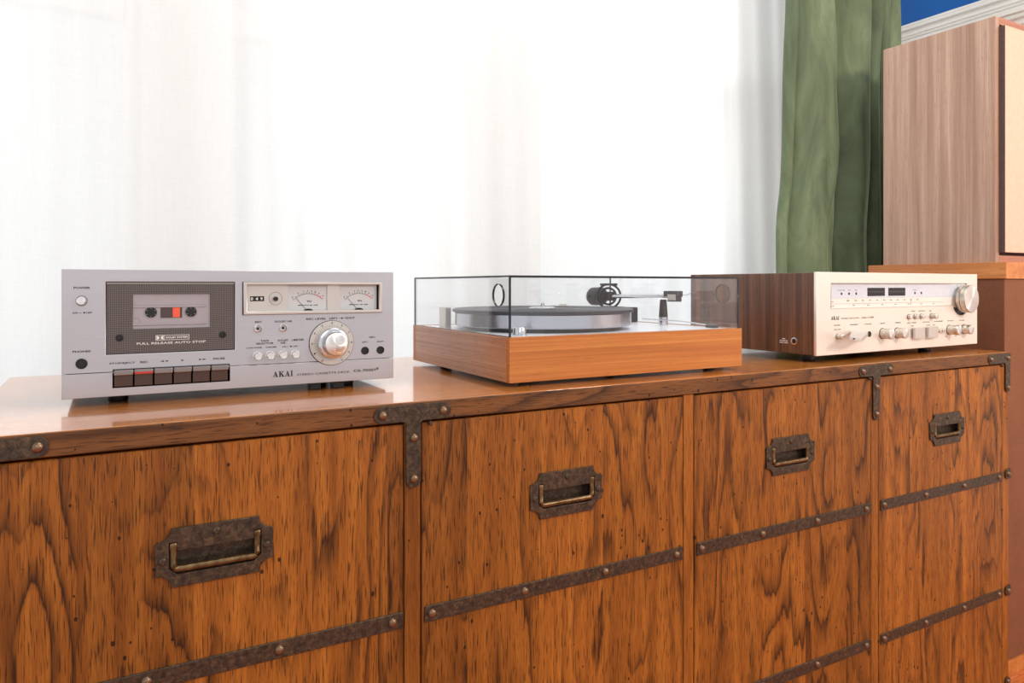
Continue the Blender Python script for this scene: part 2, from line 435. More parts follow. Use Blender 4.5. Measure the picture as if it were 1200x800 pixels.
# ================================================================== THE ROOM
XL, XR, YB, YF, ZC = -1.6, 2.8, 1.9, -2.6, 2.75
fl = B().box(XL, XR + .1, YF, YB + .1, -.06, -.012).build('floor', M['shadow_gap']); fl['kind'] = 'structure'
pm = None
yy = YF
k = 0
while yy < YB:
    b = B().box(0, XR - XL - .002, 0, .1185, 0, .012, .0012, 1)
    if pm is None:
        o = b.build('plank', M['floor_wood'], fl); pm = o.data
    else:
        b.bm.free(); o = bpy.data.objects.new('plank', pm); link(o, fl)
    o.location = (XL, yy, -.012); yy += .12; k += 1

# back wall with three window openings
wins = [(-.95, .065, 'window_1'), (.239, .86, 'window_2'), (1.05, 1.98, 'window_3')]
z0w, z1w = .35, 2.45
b = B()
xs = [XL] + [v for a in wins for v in a[:2]] + [XR]
for i in range(0, len(xs), 2): b.box(xs[i], xs[i + 1], YB, YB + .14, 0, ZC)
for (a, c, n) in wins:
    b.box(a, c, YB, YB + .14, 0, z0w); b.box(a, c, YB, YB + .14, z1w, ZC)
b.build('wall_back', M['white'], kind='structure')
for (a, c, n) in wins:
    b = B(); f = .03
    b.box(a, a + f, YB + .02, YB + .1, z0w, z1w); b.box(c - f, c, YB + .02, YB + .1, z0w, z1w)
    b.box(a + f, c - f, YB + .02, YB + .1, z0w, z0w + f); b.box(a + f, c - f, YB + .02, YB + .1, z1w - f, z1w)
    wo = b.build(n, M['white'], kind='structure')
    B().box(a + f, c - f, YB + .03, YB + .08, CZ + .63, CZ + .695, .003).build('meeting_rail', M['white'], wo)
    B().box(a + f, c - f, YB + .055, YB + .059, z0w + f, CZ + .63).build('pane', M['pane'], wo)
    B().box(a + f, c - f, YB + .055, YB + .059, CZ + .695, z1w - f).build('pane', M['pane'], wo)

# right wall: white below the rail, blue above, a cornice lower down
rz = CZ + .985
b = B().box(XR, XR + .12, YF, YB + .14, 0, rz + .03).build('wall_right', M['white'], kind='structure')
b = B().box(XR, XR + .12, YF, YB + .14, rz + .03, ZC).build('wall_right_upper', M['blue'], kind='structure')
b = B()
for (p, h0, h1) in ((.012, 0, .058), (.022, .008, .018), (.030, .030, .042), (.020, .046, .056)):
    b.box(XR - p, XR, YF, YB, rz + h0, rz + h1, .002)
b.build('trim_1', M['white'], kind='structure')
b = B()
for (p, h0, h1) in ((.10, .065, .083), (.088, .050, .067), (.070, .030, .052), (.045, .0, .032), (.055, -.012, .004)):
    b.box(XR - p, XR, 1.33 - p * .5, YB, CZ + .865 + h0, CZ + .865 + h1, .003)
b.build('trim_2', M['white'], kind='structure')

# ================================================================== CURTAINS
def cloth(name, x0, x1, z0, z1, fy, nx, nz, mat, fx=None):
    bm = bmesh.new(); g = []
    for j in range(nz + 1):
        z = z0 + (z1 - z0) * j / nz; row = []
        for i in range(nx + 1):
            s = i / nx; xx = x0 + (x1 - x0) * s
            if fx: xx = fx(s, z)
            row.append(bm.verts.new((xx, fy(xx, z, s), z)))
        g.append(row)
    for j in range(nz):
        for i in range(nx): bm.faces.new((g[j][i], g[j][i + 1], g[j + 1][i + 1], g[j + 1][i]))
    me = bpy.data.meshes.new(name); bm.to_mesh(me); bm.free(); me.materials.append(mat)
    for p in me.polygons: p.use_smooth = True
    o = bpy.data.objects.new(name, me); link(o); return o
def sheer_y(base, ph):
    def f(x, z, s):
        dr = .02 * math.sin(z * 1.3 + ph)
        a = .022 * math.sin((x + dr) * 17 + ph) + .010 * math.sin((x + dr * 2) * 39 + ph * 2.3 + .5 * z) * (.5 + .5 * math.sin(x * 5 + ph)) + .003 * math.sin(x * 93 + 1.1 * z + ph)
        a += .016 * math.sin(x * 9 + ph * 3 - .8 * z)
        a += .010 * max(0, math.sin(x * 13 + z * 2.2 + ph)) ** 6
        return base + a
    return f
o = cloth('sheer_curtain', -1.25, 1.009, .06, 2.68, sheer_y(1.665, .4), 560, 26, M['sheer'])
tag(o, 'white sheer curtain hanging behind the silver cassette deck, filling the left half of the window', 'curtain', 'sheer curtains at the window')
o = cloth('sheer_curtain', .80, 2.2, .06, 2.68, sheer_y(1.735, 2.1), 330, 26, M['sheer'])
tag(o, 'white sheer curtain hanging behind the turntable, its right edge meeting the green curtain', 'curtain', 'sheer curtains at the window')

segs = [(0, .045, .030), (.045, .37, .075), (.37, .675, .085), (.675, .78, .06), (.78, .865, .055), (.865, 1.0, .05)]
def vel_y(x, z, s):
    # folds wander a little with height
    q = s + .012 * math.sin(z * 2.6 + 6 * s) * math.sin(PI * s)
    q = min(max(q, 0), .99999); yv = 0
    for a, b_, A in segs:
        if a <= q < b_:
            t = (q - a) / (b_ - a); yv = A * math.sin(PI * t) ** .62
    # secondary diagonal drag folds
    d1 = .016 * math.exp(-((s - .20 - .20 * (z - CZ - .05)) / .035) ** 2) * (1 if z < CZ + .45 else max(0, 1 - (z - CZ - .45) * 4))
    d2 = .012 * math.exp(-((s - .27 - .28 * (z - CZ - .12)) / .03) ** 2) * math.exp(-((z - CZ - .12) / .22) ** 2)
    return 1.60 - yv - d1 - d2 + .006 * math.sin(26 * s + 2.2 * z + 3 * math.sin(z * 3)) * math.sin(5 * z + 7 * s) + .003 * math.sin(60 * s + 5 * z)
def vel_x(s, z):
    flare = .035 / (1 + math.exp((z - CZ - .26) * 22))
    left = 1.898 - flare + .008 * math.sin(z * 4)
    return left + s * (2.455 - left)
o = cloth('velvet_curtain', 0, 1, .03, 2.68, vel_y, 420, 90, M['velvet'], vel_x)
sm = o.modifiers.new('thick', 'SOLIDIFY'); sm.thickness = .004; sm.offset = 1
tag(o, 'green velvet curtain hanging in deep folds beside the loudspeaker', 'curtain')

# ================================================================== SIDEBOARD
SX0, SX1, SY0, SY1 = -.149, 1.8639, .917, 1.5
cab = thing('sideboard', 'long distressed oak campaign sideboard with dark metal straps and recessed pulls', 'sideboard', (SX0, SY0, 0))
L = SX1 - SX0; DY = SY1 - SY0
def lx(X): return X - SX0
def lz(c): return CZ + c      # height from an offset relative to the camera
BT = TT - .0265
# top board: polished upper face and a rougher front edge
B().box(0, L, .003, DY, BT + .001, TT, .0012).build('top_board', M['top'], cab)
B().box(0, L, 0, .0032, BT, TT - .0004, .0012, 1).build('front_lipping', M['edge'], cab)
B().box(.004, L - .004, .024, DY - .01, .06, BT).build('carcass', M['shadow_gap'], cab)
B().box(0, .022, .02, DY - .004, 0, BT - .0005).build('side_panel', M['stile'], cab)
B().box(L - .022, L, .02, DY - .004, 0, BT - .0005).build('side_panel', M['stile'], cab)
stiles = [(-.149, -.1252), (.3477, .3706), (.8449, .8672), (1.3452, 1.3688), (1.8357, 1.8639)]
for i, (a, c) in enumerate(stiles):
    B().box(lx(a), lx(c), .002, .024, 0, BT - .0006, .001, 1).build('stile', M['stile'], cab)
B().box(.024, L - .029, .002, .024, 0, .05, .001, 1).build('bottom_rail', M['edge'], cab)
PT, PBo = lz(-.4388), lz(-.4602)
QT, QB = lz(-.7125), lz(-.7335)

def door(x0, x1, cx, lab):
    """front panel with a recessed pull; x in world coordinates"""
    z1 = BT - .0032; z0 = .053; y = .0015; th = .020
    a, c = lx(x0), lx(x1); px = lx(cx); pz = lz(-.3145)
    hx0, hx1, hz0, hz1 = px - .0515, px + .0515, pz - .0205, pz + .0185
    bm = bmesh.new()
    O = [bm.verts.new(v) for v in ((a, y, z0), (c, y, z0), (c, y, z1), (a, y, z1))]
    I = [bm.verts.new(v) for v in ((hx0, y, hz0), (hx1, y, hz0), (hx1, y, hz1), (hx0, y, hz1))]
    for i in range(4):
        j = (i + 1) % 4; bm.faces.new((O[i], O[j], I[j], I[i]))
    Bk = [bm.verts.new(v) for v in ((a, y + th, z0), (c, y + th, z0), (c, y + th, z1), (a, y + th, z1))]
    H = [bm.verts.new((v.co.x, y + th, v.co.z)) for v in I]
    for i in range(4):
        j = (i + 1) % 4; bm.faces.new((O[j], O[i], Bk[i], Bk[j])); bm.faces.new((I[i], I[j], H[j], H[i]))
    bm.faces.new(Bk)
    bmesh.ops.bevel(bm, geom=[e for e in bm.edges if all(v in O for v in e.verts)], offset=.0012, segments=1, affect='EDGES')
    q = B(); q.bm.free(); q.bm = bm
    d = q.build('door', M['door'], cab)
    # straps
    sx0 = a + .0036 if x0 < .0 or True else a
    for (t_, b_) in ((PT, PBo), (QT, QB)):
        B().box(sx0, c - .0006, -.0010, y + .0004, b_, t_, .0006, 1).build('strap', M['iron'], d)
        w_ = c - sx0
        for f in (.0105, .0105 + (w_ - .027) / 3, .0105 + 2 * (w_ - .027) / 3, w_ - .0125 - .004):
            rivet(d, sx0 + f, -.0009, (t_ + b_) / 2 + .0004)
    # pull plate with concave corners
    W2, H2, cx_, cz_ = .065, .0340, .0165, .0155
    def corner(sx, sz, rev):
        pts = []
        n = 6
        for i in range(n + 1):
            t = i / n * PI / 2
            # centre at the outer corner, radius .0165 -> concave bite
            pts.append((sx * (W2 - cx_ * math.cos(t)), sz * (H2 - cz_ * math.sin(t))))
        return pts[::-1] if rev else pts
    out = []
    out += corner(1, 1, True)[::-1]     # from top edge to the side
    out += corner(1, -1, False)[::-1]
    out += corner(-1, -1, False)
    out += corner(-1, 1, False)[::-1]
    inner = [(-.051, .018), (-.0425, .018), (-.0425, .008), (.0425, .008), (.0425, .018), (.051, .018), (.051, -.012), (.042, -.0195), (-.042, -.0195), (-.051, -.012)]
    pl = flat('pull_plate', [out, inner], .0032, -.0018, M['iron'], d, .0005, (px, pz))
    # pocket
    b = B(); D_ = .0135
    b.box(px - .0510, px + .0510, D_, D_ + .0008, pz - .0200, pz + .0182)
    b.box(px - .0514, px - .0506, .0014, D_, pz - .0200, pz + .0182); b.box(px + .0506, px + .0514, .0014, D_, pz - .0200, pz + .0182)
    b.box(px - .0510, px + .0510, .0014, D_, pz - .0204, pz - .0196); b.box(px - .0510, px + .0510, .0014, D_, pz + .0176, pz + .0184)
    b.build('pull_pocket', M['iron'], d)
    # bail
    pts = [(px - .0462, .001, pz + .014), (px - .0462, .0002, pz + .002), (px - .0462, 0, pz - .0075)]
    for i in range(5):
        t = math.radians(180 + 90 * i / 4); pts.append((px - .0407 + .0055 * math.cos(t), -.0004, pz - .0080 + .0055 * math.sin(t)))
    pts += [(2 * px - p[0], p[1], p[2]) for p in pts[::-1]]
    b = B(); b.tube(pts, .0039, 12)
    b.box(px - .0502, px - .0424, -.0024, .006, pz + .0085, pz + .0172, .0008, 1); b.box(px + .0424, px + .0502, -.0024, .006, pz + .0085, pz + .0172, .0008, 1)
    b.build('pull_bail', M['brass'], d, smooth=50)
    screw(d, px - .0575, -.0016, pz - .002, .0046, 80); screw(d, px + .0575, -.0016, pz - .002, .0046, 60); screw(d, px, -.0016, pz + .0245, .0048, 95)
    return d
door(-.1235, .3460, .111, ''); door(.3724, .8430, .608, ''); door(.8690, 1.3433, 1.1055, ''); door(1.3704, 1.8334, 1.608, '')

def tstrap(cx):
    c = lx(cx); r = .0112; zt, zb = lz(-.1612), lz(-.1836); zc = (zt + zb) / 2
    out = []
    hw = .0553; sw = .0109; bot = lz(-.2735)
    for i in range(9):
        a = math.radians(90 + 180 * i / 8); out.append((c - hw + r + r * math.cos(a), zc + r * math.sin(a)))
    out += [(c - sw - .003, zb), (c - sw, zb - .003)]
    for i in range(9):
        a = math.radians(180 + 180 * i / 8); out.append((c + sw * math.cos(a), bot + sw + sw * math.sin(a)))
    out += [(c + sw, zb - .003), (c + sw + .003, zb)]
    for i in range(9):
        a = math.radians(-90 + 180 * i / 8); out.append((c + hw - r + r * math.cos(a), zc + r * math.sin(a)))
    p = flat('corner_strap', [out], .0028, -.0022, M['iron'], cab, .0004)
    for (dx, z) in ((-.0435, lz(-.1725)), (.0435, lz(-.1725)), (.0005, lz(-.2062)), (.0005, lz(-.2612))):
        rivet(p, c + dx, -.0021, z)
tstrap(.3592); tstrap(1.3583)
def lstrap(s, zt, flip=False, side=1):
    """L shaped corner iron; s=0 left end, 1 right end of the cabinet"""
    e = 0 if s == 0 else L; d = 1 if s == 0 else -1; f = -1 if flip else 1
    w_ = .0224; r = w_ / 2; ln = .0935; vl = .0912; sw = .0205
    out = [(e, zt)]
    for i in range(9):
        a = math.radians(90 - 180 * i / 8); out.append((e + d * (ln - r + r * math.cos(a)), zt - f * (r - r * math.sin(a))))
    out += [(e + d * (sw + .003), zt - f * w_), (e + d * sw, zt - f * (w_ + .003))]
    for i in range(9):
        a = math.radians(-180 * i / 8); out.append((e + d * (sw / 2 + sw / 2 * math.cos(a)), zt - f * (vl - sw / 2 - sw / 2 * math.sin(a))))
    p = flat('corner_strap', [out], .0028, -.0022, M['iron'], cab, .0004)
    for (dx, dz) in ((.0825, .0112), (.0100, .0112), (.0100, .081)): rivet(p, e + d * dx, -.0021, zt - f * dz)
    # return flange along the end of the cabinet
    x0, x1 = (e - .0022, e + .0001) if s == 0 else (e - .0001, e + .0022)
    B().box(x0, x1, -.002, .085, zt - w_ if not flip else zt, zt if not flip else zt + w_, .0004, 1).build('corner_strap', M['iron'], cab)
lstrap(1, lz(-.1610)); lstrap(0, lz(-.1610)); lstrap(1, .004, True); lstrap(0, .004, True)
for z in (lz(-.4457), lz(-.7216)):
    for (e, d) in ((L, 1), (0, -1)):
        out = [(e, z + .0115)] + [(e - d * (.0105 + .0105 * math.sin(math.radians(180 * i / 8))) + d * .0, z + .0115 * math.cos(math.radians(180 * i / 8))) for i in range(9)] + [(e, z - .0115)]
        p = flat('end_clip', [out], .0028, -.0022, M['iron'], cab, .0003)
        x0, x1 = (e, e + .0022) if d == 1 else (e - .0022, e)
        rivet(p, e - d * .0085, -.0021, z)
        B().box(x0, x1, -.002, .09, z - .0115, z + .0115, .0004, 1).build('end_clip', M['iron'], cab)
# door catches under the top board
for cx in (.3835, 1.3370, 1.8270):
    b = B().lathe([(0, .0030), (-.0075, .0030), (-.0085, .0022), (-.0085, 0)], (lx(cx), .0035, lz(-.1885)), 'y', 12)
    b.build('door_catch', M['iron'], cab, smooth=40)

# ================================================================== CASSETTE DECK
DX, DYY = -.053, 1.0855
dk = thing('cassette_deck', 'silver cassette deck with two level meters and a big round dial', 'cassette deck', (DX, DYY, TT))
fz = .0115
def mm(v): return v / 1000
def dz(v): return fz + v / 1000
W_, H_ = .445, .167
# front panel with openings
fp = flat('faceplate', [rect(0, W_, dz(32.2), dz(167), .0004, 1), rect(mm(49.4), mm(209), dz(54.8), dz(151)), rect(mm(220), mm(426.3), dz(104), dz(151.2))],
          .005, 0, M['alu'], dk, .0005)
flat('lower_faceplate', [rect(0, W_, dz(0), dz(31.6), .0004, 1), rect(mm(57.4), mm(202), dz(11.3), dz(31.8) - .0004)], .005, -.0003, M['alu'], dk, .0005)
B().box(.006, W_ - .006, .018, .245, .009, dz(160), .002).build('housing', M['darkgrey'], dk)
B().box(.004, W_ - .004, .0055, .018, dz(2), dz(165)).build('front_chassis', M['black'], dk)
for (u, y) in ((.064, .045), (.381, .045), (.064, .205), (.381, .205)):
    B().lathe([(0, .012), (.002, .0128), (.0125, .0128), (.0125, 0)], (u, y, 0), 'z', 20).build('foot', M['black'], dk, smooth=40)
for (u0, u1) in ((.318, .334), (.352, .370)):
    B().box(u0, u1, .012, .03, .0, .012, .001).build('foot', M['black'], dk)
# cassette door
cd = flat('cassette_door', [rect(mm(50.2), mm(208.2), dz(55.6), dz(150.2)), rect(mm(81), mm(176.8), dz(87.7), dz(134.2))], .0024, .0015, M['doormesh'], dk, .0003)
B().box(mm(50.2), mm(208.2), .0012, .0016, dz(148.6), dz(149.4)).build('door_edge', M['satin'], cd)
for u in (65.2, 193):
    B().lathe([(0, .0048), (-.0012, .0045), (-.0014, .0030), (-.0004, .0026), (-.0004, 0)], (mm(u), .0015, dz(76.8)), 'y', 20).build('door_screw', M['black'], cd, smooth=40)
letters('door_lettering', [('FULL RELEASE AUTO STOP', mm(85.4), dz(66.6), mm(85.5), .0030), ('DOLBY SYSTEM', mm(120.5), dz(73.9), mm(27.2), .0026)], .00135, M['whiteink'], cd)
flat('noise_reduction_logo', [rect(mm(108.1), mm(149.7), dz(71.8), dz(78.6)), rect(mm(118.6), mm(149.1), dz(72.4), dz(78.0)), rect(mm(108.9), mm(117.9), dz(72.5), dz(77.9))], .0001, .0013, M['whiteink'], cd)
def dee(x0, s):
    pts = [(x0, dz(72.9)), (x0, dz(77.5))]
    return pts + [(x0 + s * .0034 * math.sin(math.radians(a)), dz(75.2) + .0023 * math.cos(math.radians(a))) for a in range(0, 181, 20)]
flat('noise_reduction_logo', [dee(mm(109.4), 1), dee(mm(117.4), -1)], .0001, .0012, M['whiteink'], cd)
# text + small controls
T = [('POWER', 13.2, 141.6, 18.6, 2.9), ('ON', 11.7, 109.6, 6.0, 2.3), ('OFF', 26.8, 109.6, 7.2, 2.3), ('PHONES', 12, 59.4, 20.4, 2.6),
     ('STOP/EJECT', 53.3, 41.6, 30.3, 2.9), ('REC', 89.5, 41.9, 9.2, 2.9), ('PAUSE', 180.3, 42.0, 15.4, 2.9),
     ('REC LEVEL', 308.9, 94.6, 29.8, 2.9), ('LEFT', 343.5, 94.8, 13.0, 2.9), ('RIGHT', 368.5, 94.9, 14.4, 2.9),
     ('REC', 236.1, 92.0, 9.6, 2.8), ('DOLBY NR', 264, 92.0, 24.7, 2.8), ('TAPE', 243.6, 64.6, 11.8, 2.6), ('SELECTOR', 237.7, 60.8, 24.4, 2.8),
     ('LOW NOISE', 224.6, 55.4, 21.2, 2.2), ('CHROME', 251, 55.4, 15, 2.2), ('DOLBY', 268.2, 64.3, 15.2, 2.8), ('NR', 272.2, 60.6, 7.4, 2.6), ('LIMITER', 288, 64.3, 17.8, 2.8),
     ('ON', 274.3, 55.3, 5.6, 2.1), ('OFF', 289.5, 55.3, 7.0, 2.1), ('MIC', 405.9, 64.4, 9.8, 2.4), ('LEFT', 394.2, 57.4, 9.3, 2.1), ('RIGHT', 418.3, 57.3, 11, 2.1)]
letters('lettering', [(s, mm(u), dz(v), mm(w_), mm(h)) for s, u, v, w_, h in T], -.00012, M['ink'], dk)
letters('lettering', [(s, mm(u), dz(v), mm(w_), mm(h)) for s, u, v, w_, h in [('STEREO CASSETTE DECK', 295.5, 12.6, 79.5, 3.0), ('CS-702D', 380.5, 13.0, 35.6, 3.7), ('II', 416.8, 14.6, 3.4, 3.6)]], -.00045, M['ink'], dk)
wordmark(mm(260.9), dz(12.6), .0081, -.00045, M['ink'], dk)
def tri(x, z, s, h=.0022): return [(x, z - h / 2), (x + s * .0045, z), (x, z + h / 2)]
for shp in (tri(mm(118), dz(43.4), -1), tri(mm(123), dz(43.4), -1), tri(mm(139.5), dz(43.4), 1), tri(mm(162), dz(43.4), 1), tri(mm(167), dz(43.4), 1),
     rect(mm(19.2), mm(21.8), dz(110.4), dz(111.0)), rect(mm(24), mm(26), dz(109.8), dz(111.8)), rect(mm(281), mm(283.5), dz(56), dz(56.5)), rect(mm(285.5), mm(288), dz(55.4), dz(57.4)),
     rect(mm(357.8), mm(361), dz(96.1), dz(96.6)), circ(mm(362.8), dz(96.3), .0013, 10), rect(mm(364.6), mm(367.4), dz(96.1), dz(96.6))):
    flat('printed_symbol', [shp], .0001, -.0002, M['ink'], dk)
B().lathe([(.002, .0066), (-.0004, .0066), (-.0004, .0060), (.001, .0058)], (mm(22.1), 0, dz(126.3)), 'y', 28).build('power_button_ring', M['ink'], dk, smooth=40)
B().lathe([(.002, .0055), (-.0062, .0055), (-.0070, .0048), (-.0070, 0)], (mm(21.6), 0, dz(126.3)), 'y', 32).build('power_button', M['spun'], dk, smooth=40)
def jack(u, v, r, name):
    j = B().lathe([(.002, r), (-.0010, r), (-.0016, r * .9), (-.0016, r * .70), (-.0003, r * .64), (-.0003, 0)], (mm(u), 0, dz(v)), 'y', 28).build(name, M['black'], dk, smooth=40)
    return j
jack(22, 44.9, .0068, 'phones_jack'); jack(398.9, 45.2, .0061, 'microphone_jack'); jack(423.7, 45.1, .0061, 'microphone_jack')
for u in (240.3, 275.6):
    l_ = B().lathe([(.001, .0057), (-.0016, .0057), (-.0018, .0048), (.0006, .0036), (.0014, .0030)], (mm(u), 0, dz(84)), 'y', 28).build('indicator_lamp', M['satin'], dk, smooth=40)
    B().lathe([(.0015, .0036), (.0008, .0028), (-.0004, .0018), (-.0006, 0)], (mm(u), 0, dz(84)), 'y', 20).build('lens', M['black'], l_, smooth=60)
for u in (241.2, 258.7, 276.2, 294.2):
    B().lathe([(.001, .0064), (-.0002, .0064), (-.0002, .0058), (-.0085, .0058), (-.0095, .005), (-.0092, 0)], (mm(u - 1.6), 0, dz(44.6)), 'y', 28).build('push_button', M['spun'], dk, smooth=40)
# transport keys
b = B().box(mm(57.6), mm(201.8), .0045, .0075, dz(11.4), dz(36)).build('key_slot', M['black'], dk)
flat('key_slot', [rect(mm(57.2), mm(202.2), dz(31.4), dz(35.6))], .0002, -.0002, M['black'], dk)
kw = (201.2 - 58.6) / 6
for i in range(6):
    a = 58.6 + i * kw; b_ = a + kw - 1.3
    k_ = B().box(mm(a), mm(b_), -.0005, .0045, dz(12), dz(27.2), .0006, 1).build('transport_key', M['keylow'], dk)
    B().box(mm(a), mm(b_), -.0070, .0040, dz(27.4), dz(34.6), .0012, 2).build('key_lip', M['key'], k_)
    if i == 1: 
        r_ = B().box(mm(a + .3), mm(b_ - .3), -.0074, -.0060, dz(28.6), dz(31.2), .0003, 1).build('red_stripe', M['red'], k_)
# counter and meters
flat('meter_bezel', [rect(mm(220.2), mm(426), dz(104.2), dz(151)), rect(mm(225.2), mm(421), dz(108.6), dz(147.3))], .006, -.0035, M['champagne'], dk, .0008)
flat('meter_bezel', [rect(mm(219.0), mm(220.4), dz(103.9), dz(151.2))], .004, -.0008, M['black'], dk)
cp = flat('counter_plate', [rect(mm(225), mm(283), dz(108.4), dz(147.5)), rect(mm(230), mm(249.5), dz(123.2), dz(130.5))], .001, .003, M['champagne'], dk)
flat('counter_plate', [rect(mm(341), mm(360), dz(108.4), dz(147.5))], .001, .003, M['champagne'], dk)
b = B().box(mm(229.5), mm(250), .0045, .006, dz(122.8), dz(131)).build('counter_drum', M['black'], cp)
letters('counter_digits', [('0', mm(231), dz(124.6), .0032, .0044), ('4', mm(237.6), dz(124.6), .0034, .0044), ('9', mm(244.2), dz(124.6), .0032, .0044)], .0030, M['whiteink'], cp)
ring = circ(mm(265.4), dz(126.9), .0095, 32); ring2 = circ(mm(265.4), dz(126.9), .0091, 32)
flat('counter_outline', [ring, ring2], .0001, .0028, M['ink'], cp)
B().lathe([(.003, .0034), (-.003, .0031), (-.0036, .0024), (-.0036, 0)], (mm(265.2), 0, dz(126.6)), 'y', 20).build('reset_button', M['black'], cp, smooth=40)
def meter(u0, u1):
    m_ = B().box(mm(u0), mm(u1), .0042, .006, dz(108.4), dz(147.5)).build('level_meter', M['meter'], dk)
    c = (u0 + u1) / 2 + 1; zc = 104.0; R = 31
    def arc(a0, a1, r0, r1, n=14):
        P = [(mm(c) + mm(r0) * math.sin(math.radians(a0 + (a1 - a0) * i / n)), dz(zc) + mm(r0) * math.cos(math.radians(a0 + (a1 - a0) * i / n))) for i in range(n + 1)]
        Q = [(mm(c) + mm(r1) * math.sin(math.radians(a0 + (a1 - a0) * i / n)), dz(zc) + mm(r1) * math.cos(math.radians(a0 + (a1 - a0) * i / n))) for i in range(n + 1)]
        return P + Q[::-1]
    R = 29.5
    flat('scale', [arc(-46, 18, R, R + .45)] + [arc(a - .5, a + .5, R + .6, R + 2.6, 1) for a in (-46, -36, -27, -19, -12, -5, 2, 10, 18)], .0001, .0040, M['ink'], m_)
    flat('scale', [arc(18, 44, R, R + .9)] + [arc(a - .6, a + .6, R + .9, R + 2.8, 1) for a in (26, 35, 44)], .0001, .0040, M['red'], m_)
    letters('scale_lettering', [('VU', mm(c - 2.5), dz(121.0), .0072, .0028), ('IMPEDANCE  500  OHM', mm(c - 15), dz(115.8), .029, .0016)]
            + [(s, mm(c) + mm(R + 4) * math.sin(math.radians(a)) - .0008, dz(zc) + mm(R + 3.6) * math.cos(math.radians(a)), .0018, .0018) for s, a in (('20', -44), ('10', -27), ('7', -12), ('5', -2), ('3', 8), ('1', 18), ('0', 28), ('3', 40))], .0040, M['ink'], m_)
    B().tube([(mm(c - 2), .0038, dz(109)), (mm(c - 17.5), .0038, dz(126.5))], .00022, 6).build('needle', M['ink'], m_)
    flat('needle_hub', [[(mm(c) + .0068 * math.cos(math.radians(a)), dz(108.5) + .0030 * math.sin(math.radians(a))) for a in range(0, 181, 20)]], .001, .0030, M['ink'], m_)
meter(283.2, 340.9); meter(360.1, 418.8)
flat('meter_window', [rect(mm(341.8), mm(342), dz(109), dz(110))], .0001, .0029, M['champagne'], dk)
# big dial
dl = B().lathe([(.001, .0334), (-.0008, .0334), (-.0012, .0330), (-.0012, 0)], (mm(347.2), 0, dz(59.2)), 'y', 64).build('dial', M['champagne'], dk, smooth=40)
b = B().lathe([(.0005, .0341), (-.0006, .0341), (-.0006, .0333)], (mm(346.9), 0, dz(59.2)), 'y', 64).build('dial_ring', M['ink'], dl, smooth=40)
ticks = []; digs = []
for i in range(41):
    a = math.radians(-150 + 300 * i / 40); r0, r1 = (.0243, .0280) if i % 4 == 0 else (.0243, .0268); ww = .00018
    ux, uz = math.sin(a), math.cos(a); cx_, cz_ = mm(347.4), dz(59.2)
    ticks.append([(cx_ + ux * r0 - uz * ww, cz_ + uz * r0 + ux * ww), (cx_ + ux * r0 + uz * ww, cz_ + uz * r0 - ux * ww), (cx_ + ux * r1 + uz * ww, cz_ + uz * r1 - ux * ww), (cx_ + ux * r1 - uz * ww, cz_ + uz * r1 + ux * ww)])
    if i % 4 == 0: digs.append((str(i // 4), cx_ + ux * .0302 - .0011, cz_ + uz * .0302 - .0013, .0022, .0026))
flat('dial_ticks', ticks, .0001, -.0013, M['ink'], dl)['kind'] = 'stuff'
letters('dial_numbers', digs, -.0014, M['ink'], dl)
kb = B().lathe([(-.001, .0228), (-.0088, .0225), (-.0095, .0215), (-.0098, .0185), (-.0235, .0176), (-.0246, .0168)], (mm(348), 0, dz(59)), 'y', 64).build('level_knob', M['chrome'], dk, smooth=35)
B().lathe([(-.0244, .0169), (-.0249, .0160), (-.0246, 0)], (mm(348), 0, dz(59)), 'y', 64).build('knob_cap', M['spun'], kb, smooth=35)
b = B()
for i in range(60):
    a = 2 * PI * i / 60; b.box(-.0005, .0005, -.0087, -.0015, .0222, .0232); 
    bmesh.ops.rotate(b.bm, cent=(0, 0, 0), matrix=Matrix.Rotation(2 * PI / 60, 3, 'Y'), verts=b.bm.verts)
o = b.build('knob_fluting', M['satin'], kb); o.location = (mm(348), 0, dz(59))

# the tape inside
ct = thing('cassette_tape', 'grey translucent cassette behind the window of the cassette deck', 'cassette', (DX + mm(79), DYY + .0042, TT + dz(80)))
cs = B().box(.0, .0995, .0004, .0013 + .0, 0, .0585, .0002, 1).build('shell', M['cassette'], ct)
B().box(0, .0925, -.0010, .0006, .036, .0395, .0005, 1).build('shell_ridge', M['cassette'], ct)
B().box(0, .0925, -.0010, .0006, .0120, .0150, .0005, 1).build('shell_ridge', M['cassette'], ct)
for u in (23.5, 73.2):
    B().lathe([(0, .0086), (-.0007, .0082), (-.0007, .0074), (-.0001, .0071)], (mm(u), 0, .0297), 'y', 28).build('hub_ring', M['cassette'], ct, smooth=40)
    h = B().lathe([(0, .0075), (-.0004, .0075), (-.0004, 0)], (mm(u), 0, .0297), 'y', 24).build('hub', M['black'], ct, smooth=40)
    b = B()
    for i in range(6):
        b.box(-.0004, .0004, -.0008, -.0003, .0045, .0066); bmesh.ops.rotate(b.bm, cent=(0, 0, 0), matrix=Matrix.Rotation(PI / 3, 3, 'Y'), verts=b.bm.verts)
    o = b.build('hub_teeth', M['greyink'], h); o.location = (mm(u), 0, .0297)
B().box(.0352, .0620, -.0004, .0006, .0218, .0363).build('tape_window', M['cassette_dark'], ct)
B().box(.0502, .0592, -.0007, -.0002, .0225, .0357).build('orange_leader', M['orange'], ct)
B().lathe([(0, .0052), (-.0005, .0050), (-.0005, .0044), (-.0001, .0042)], (.0060, 0, .0180), 'y', 20).build('shell_screw', M['cassette'], ct, smooth=40)

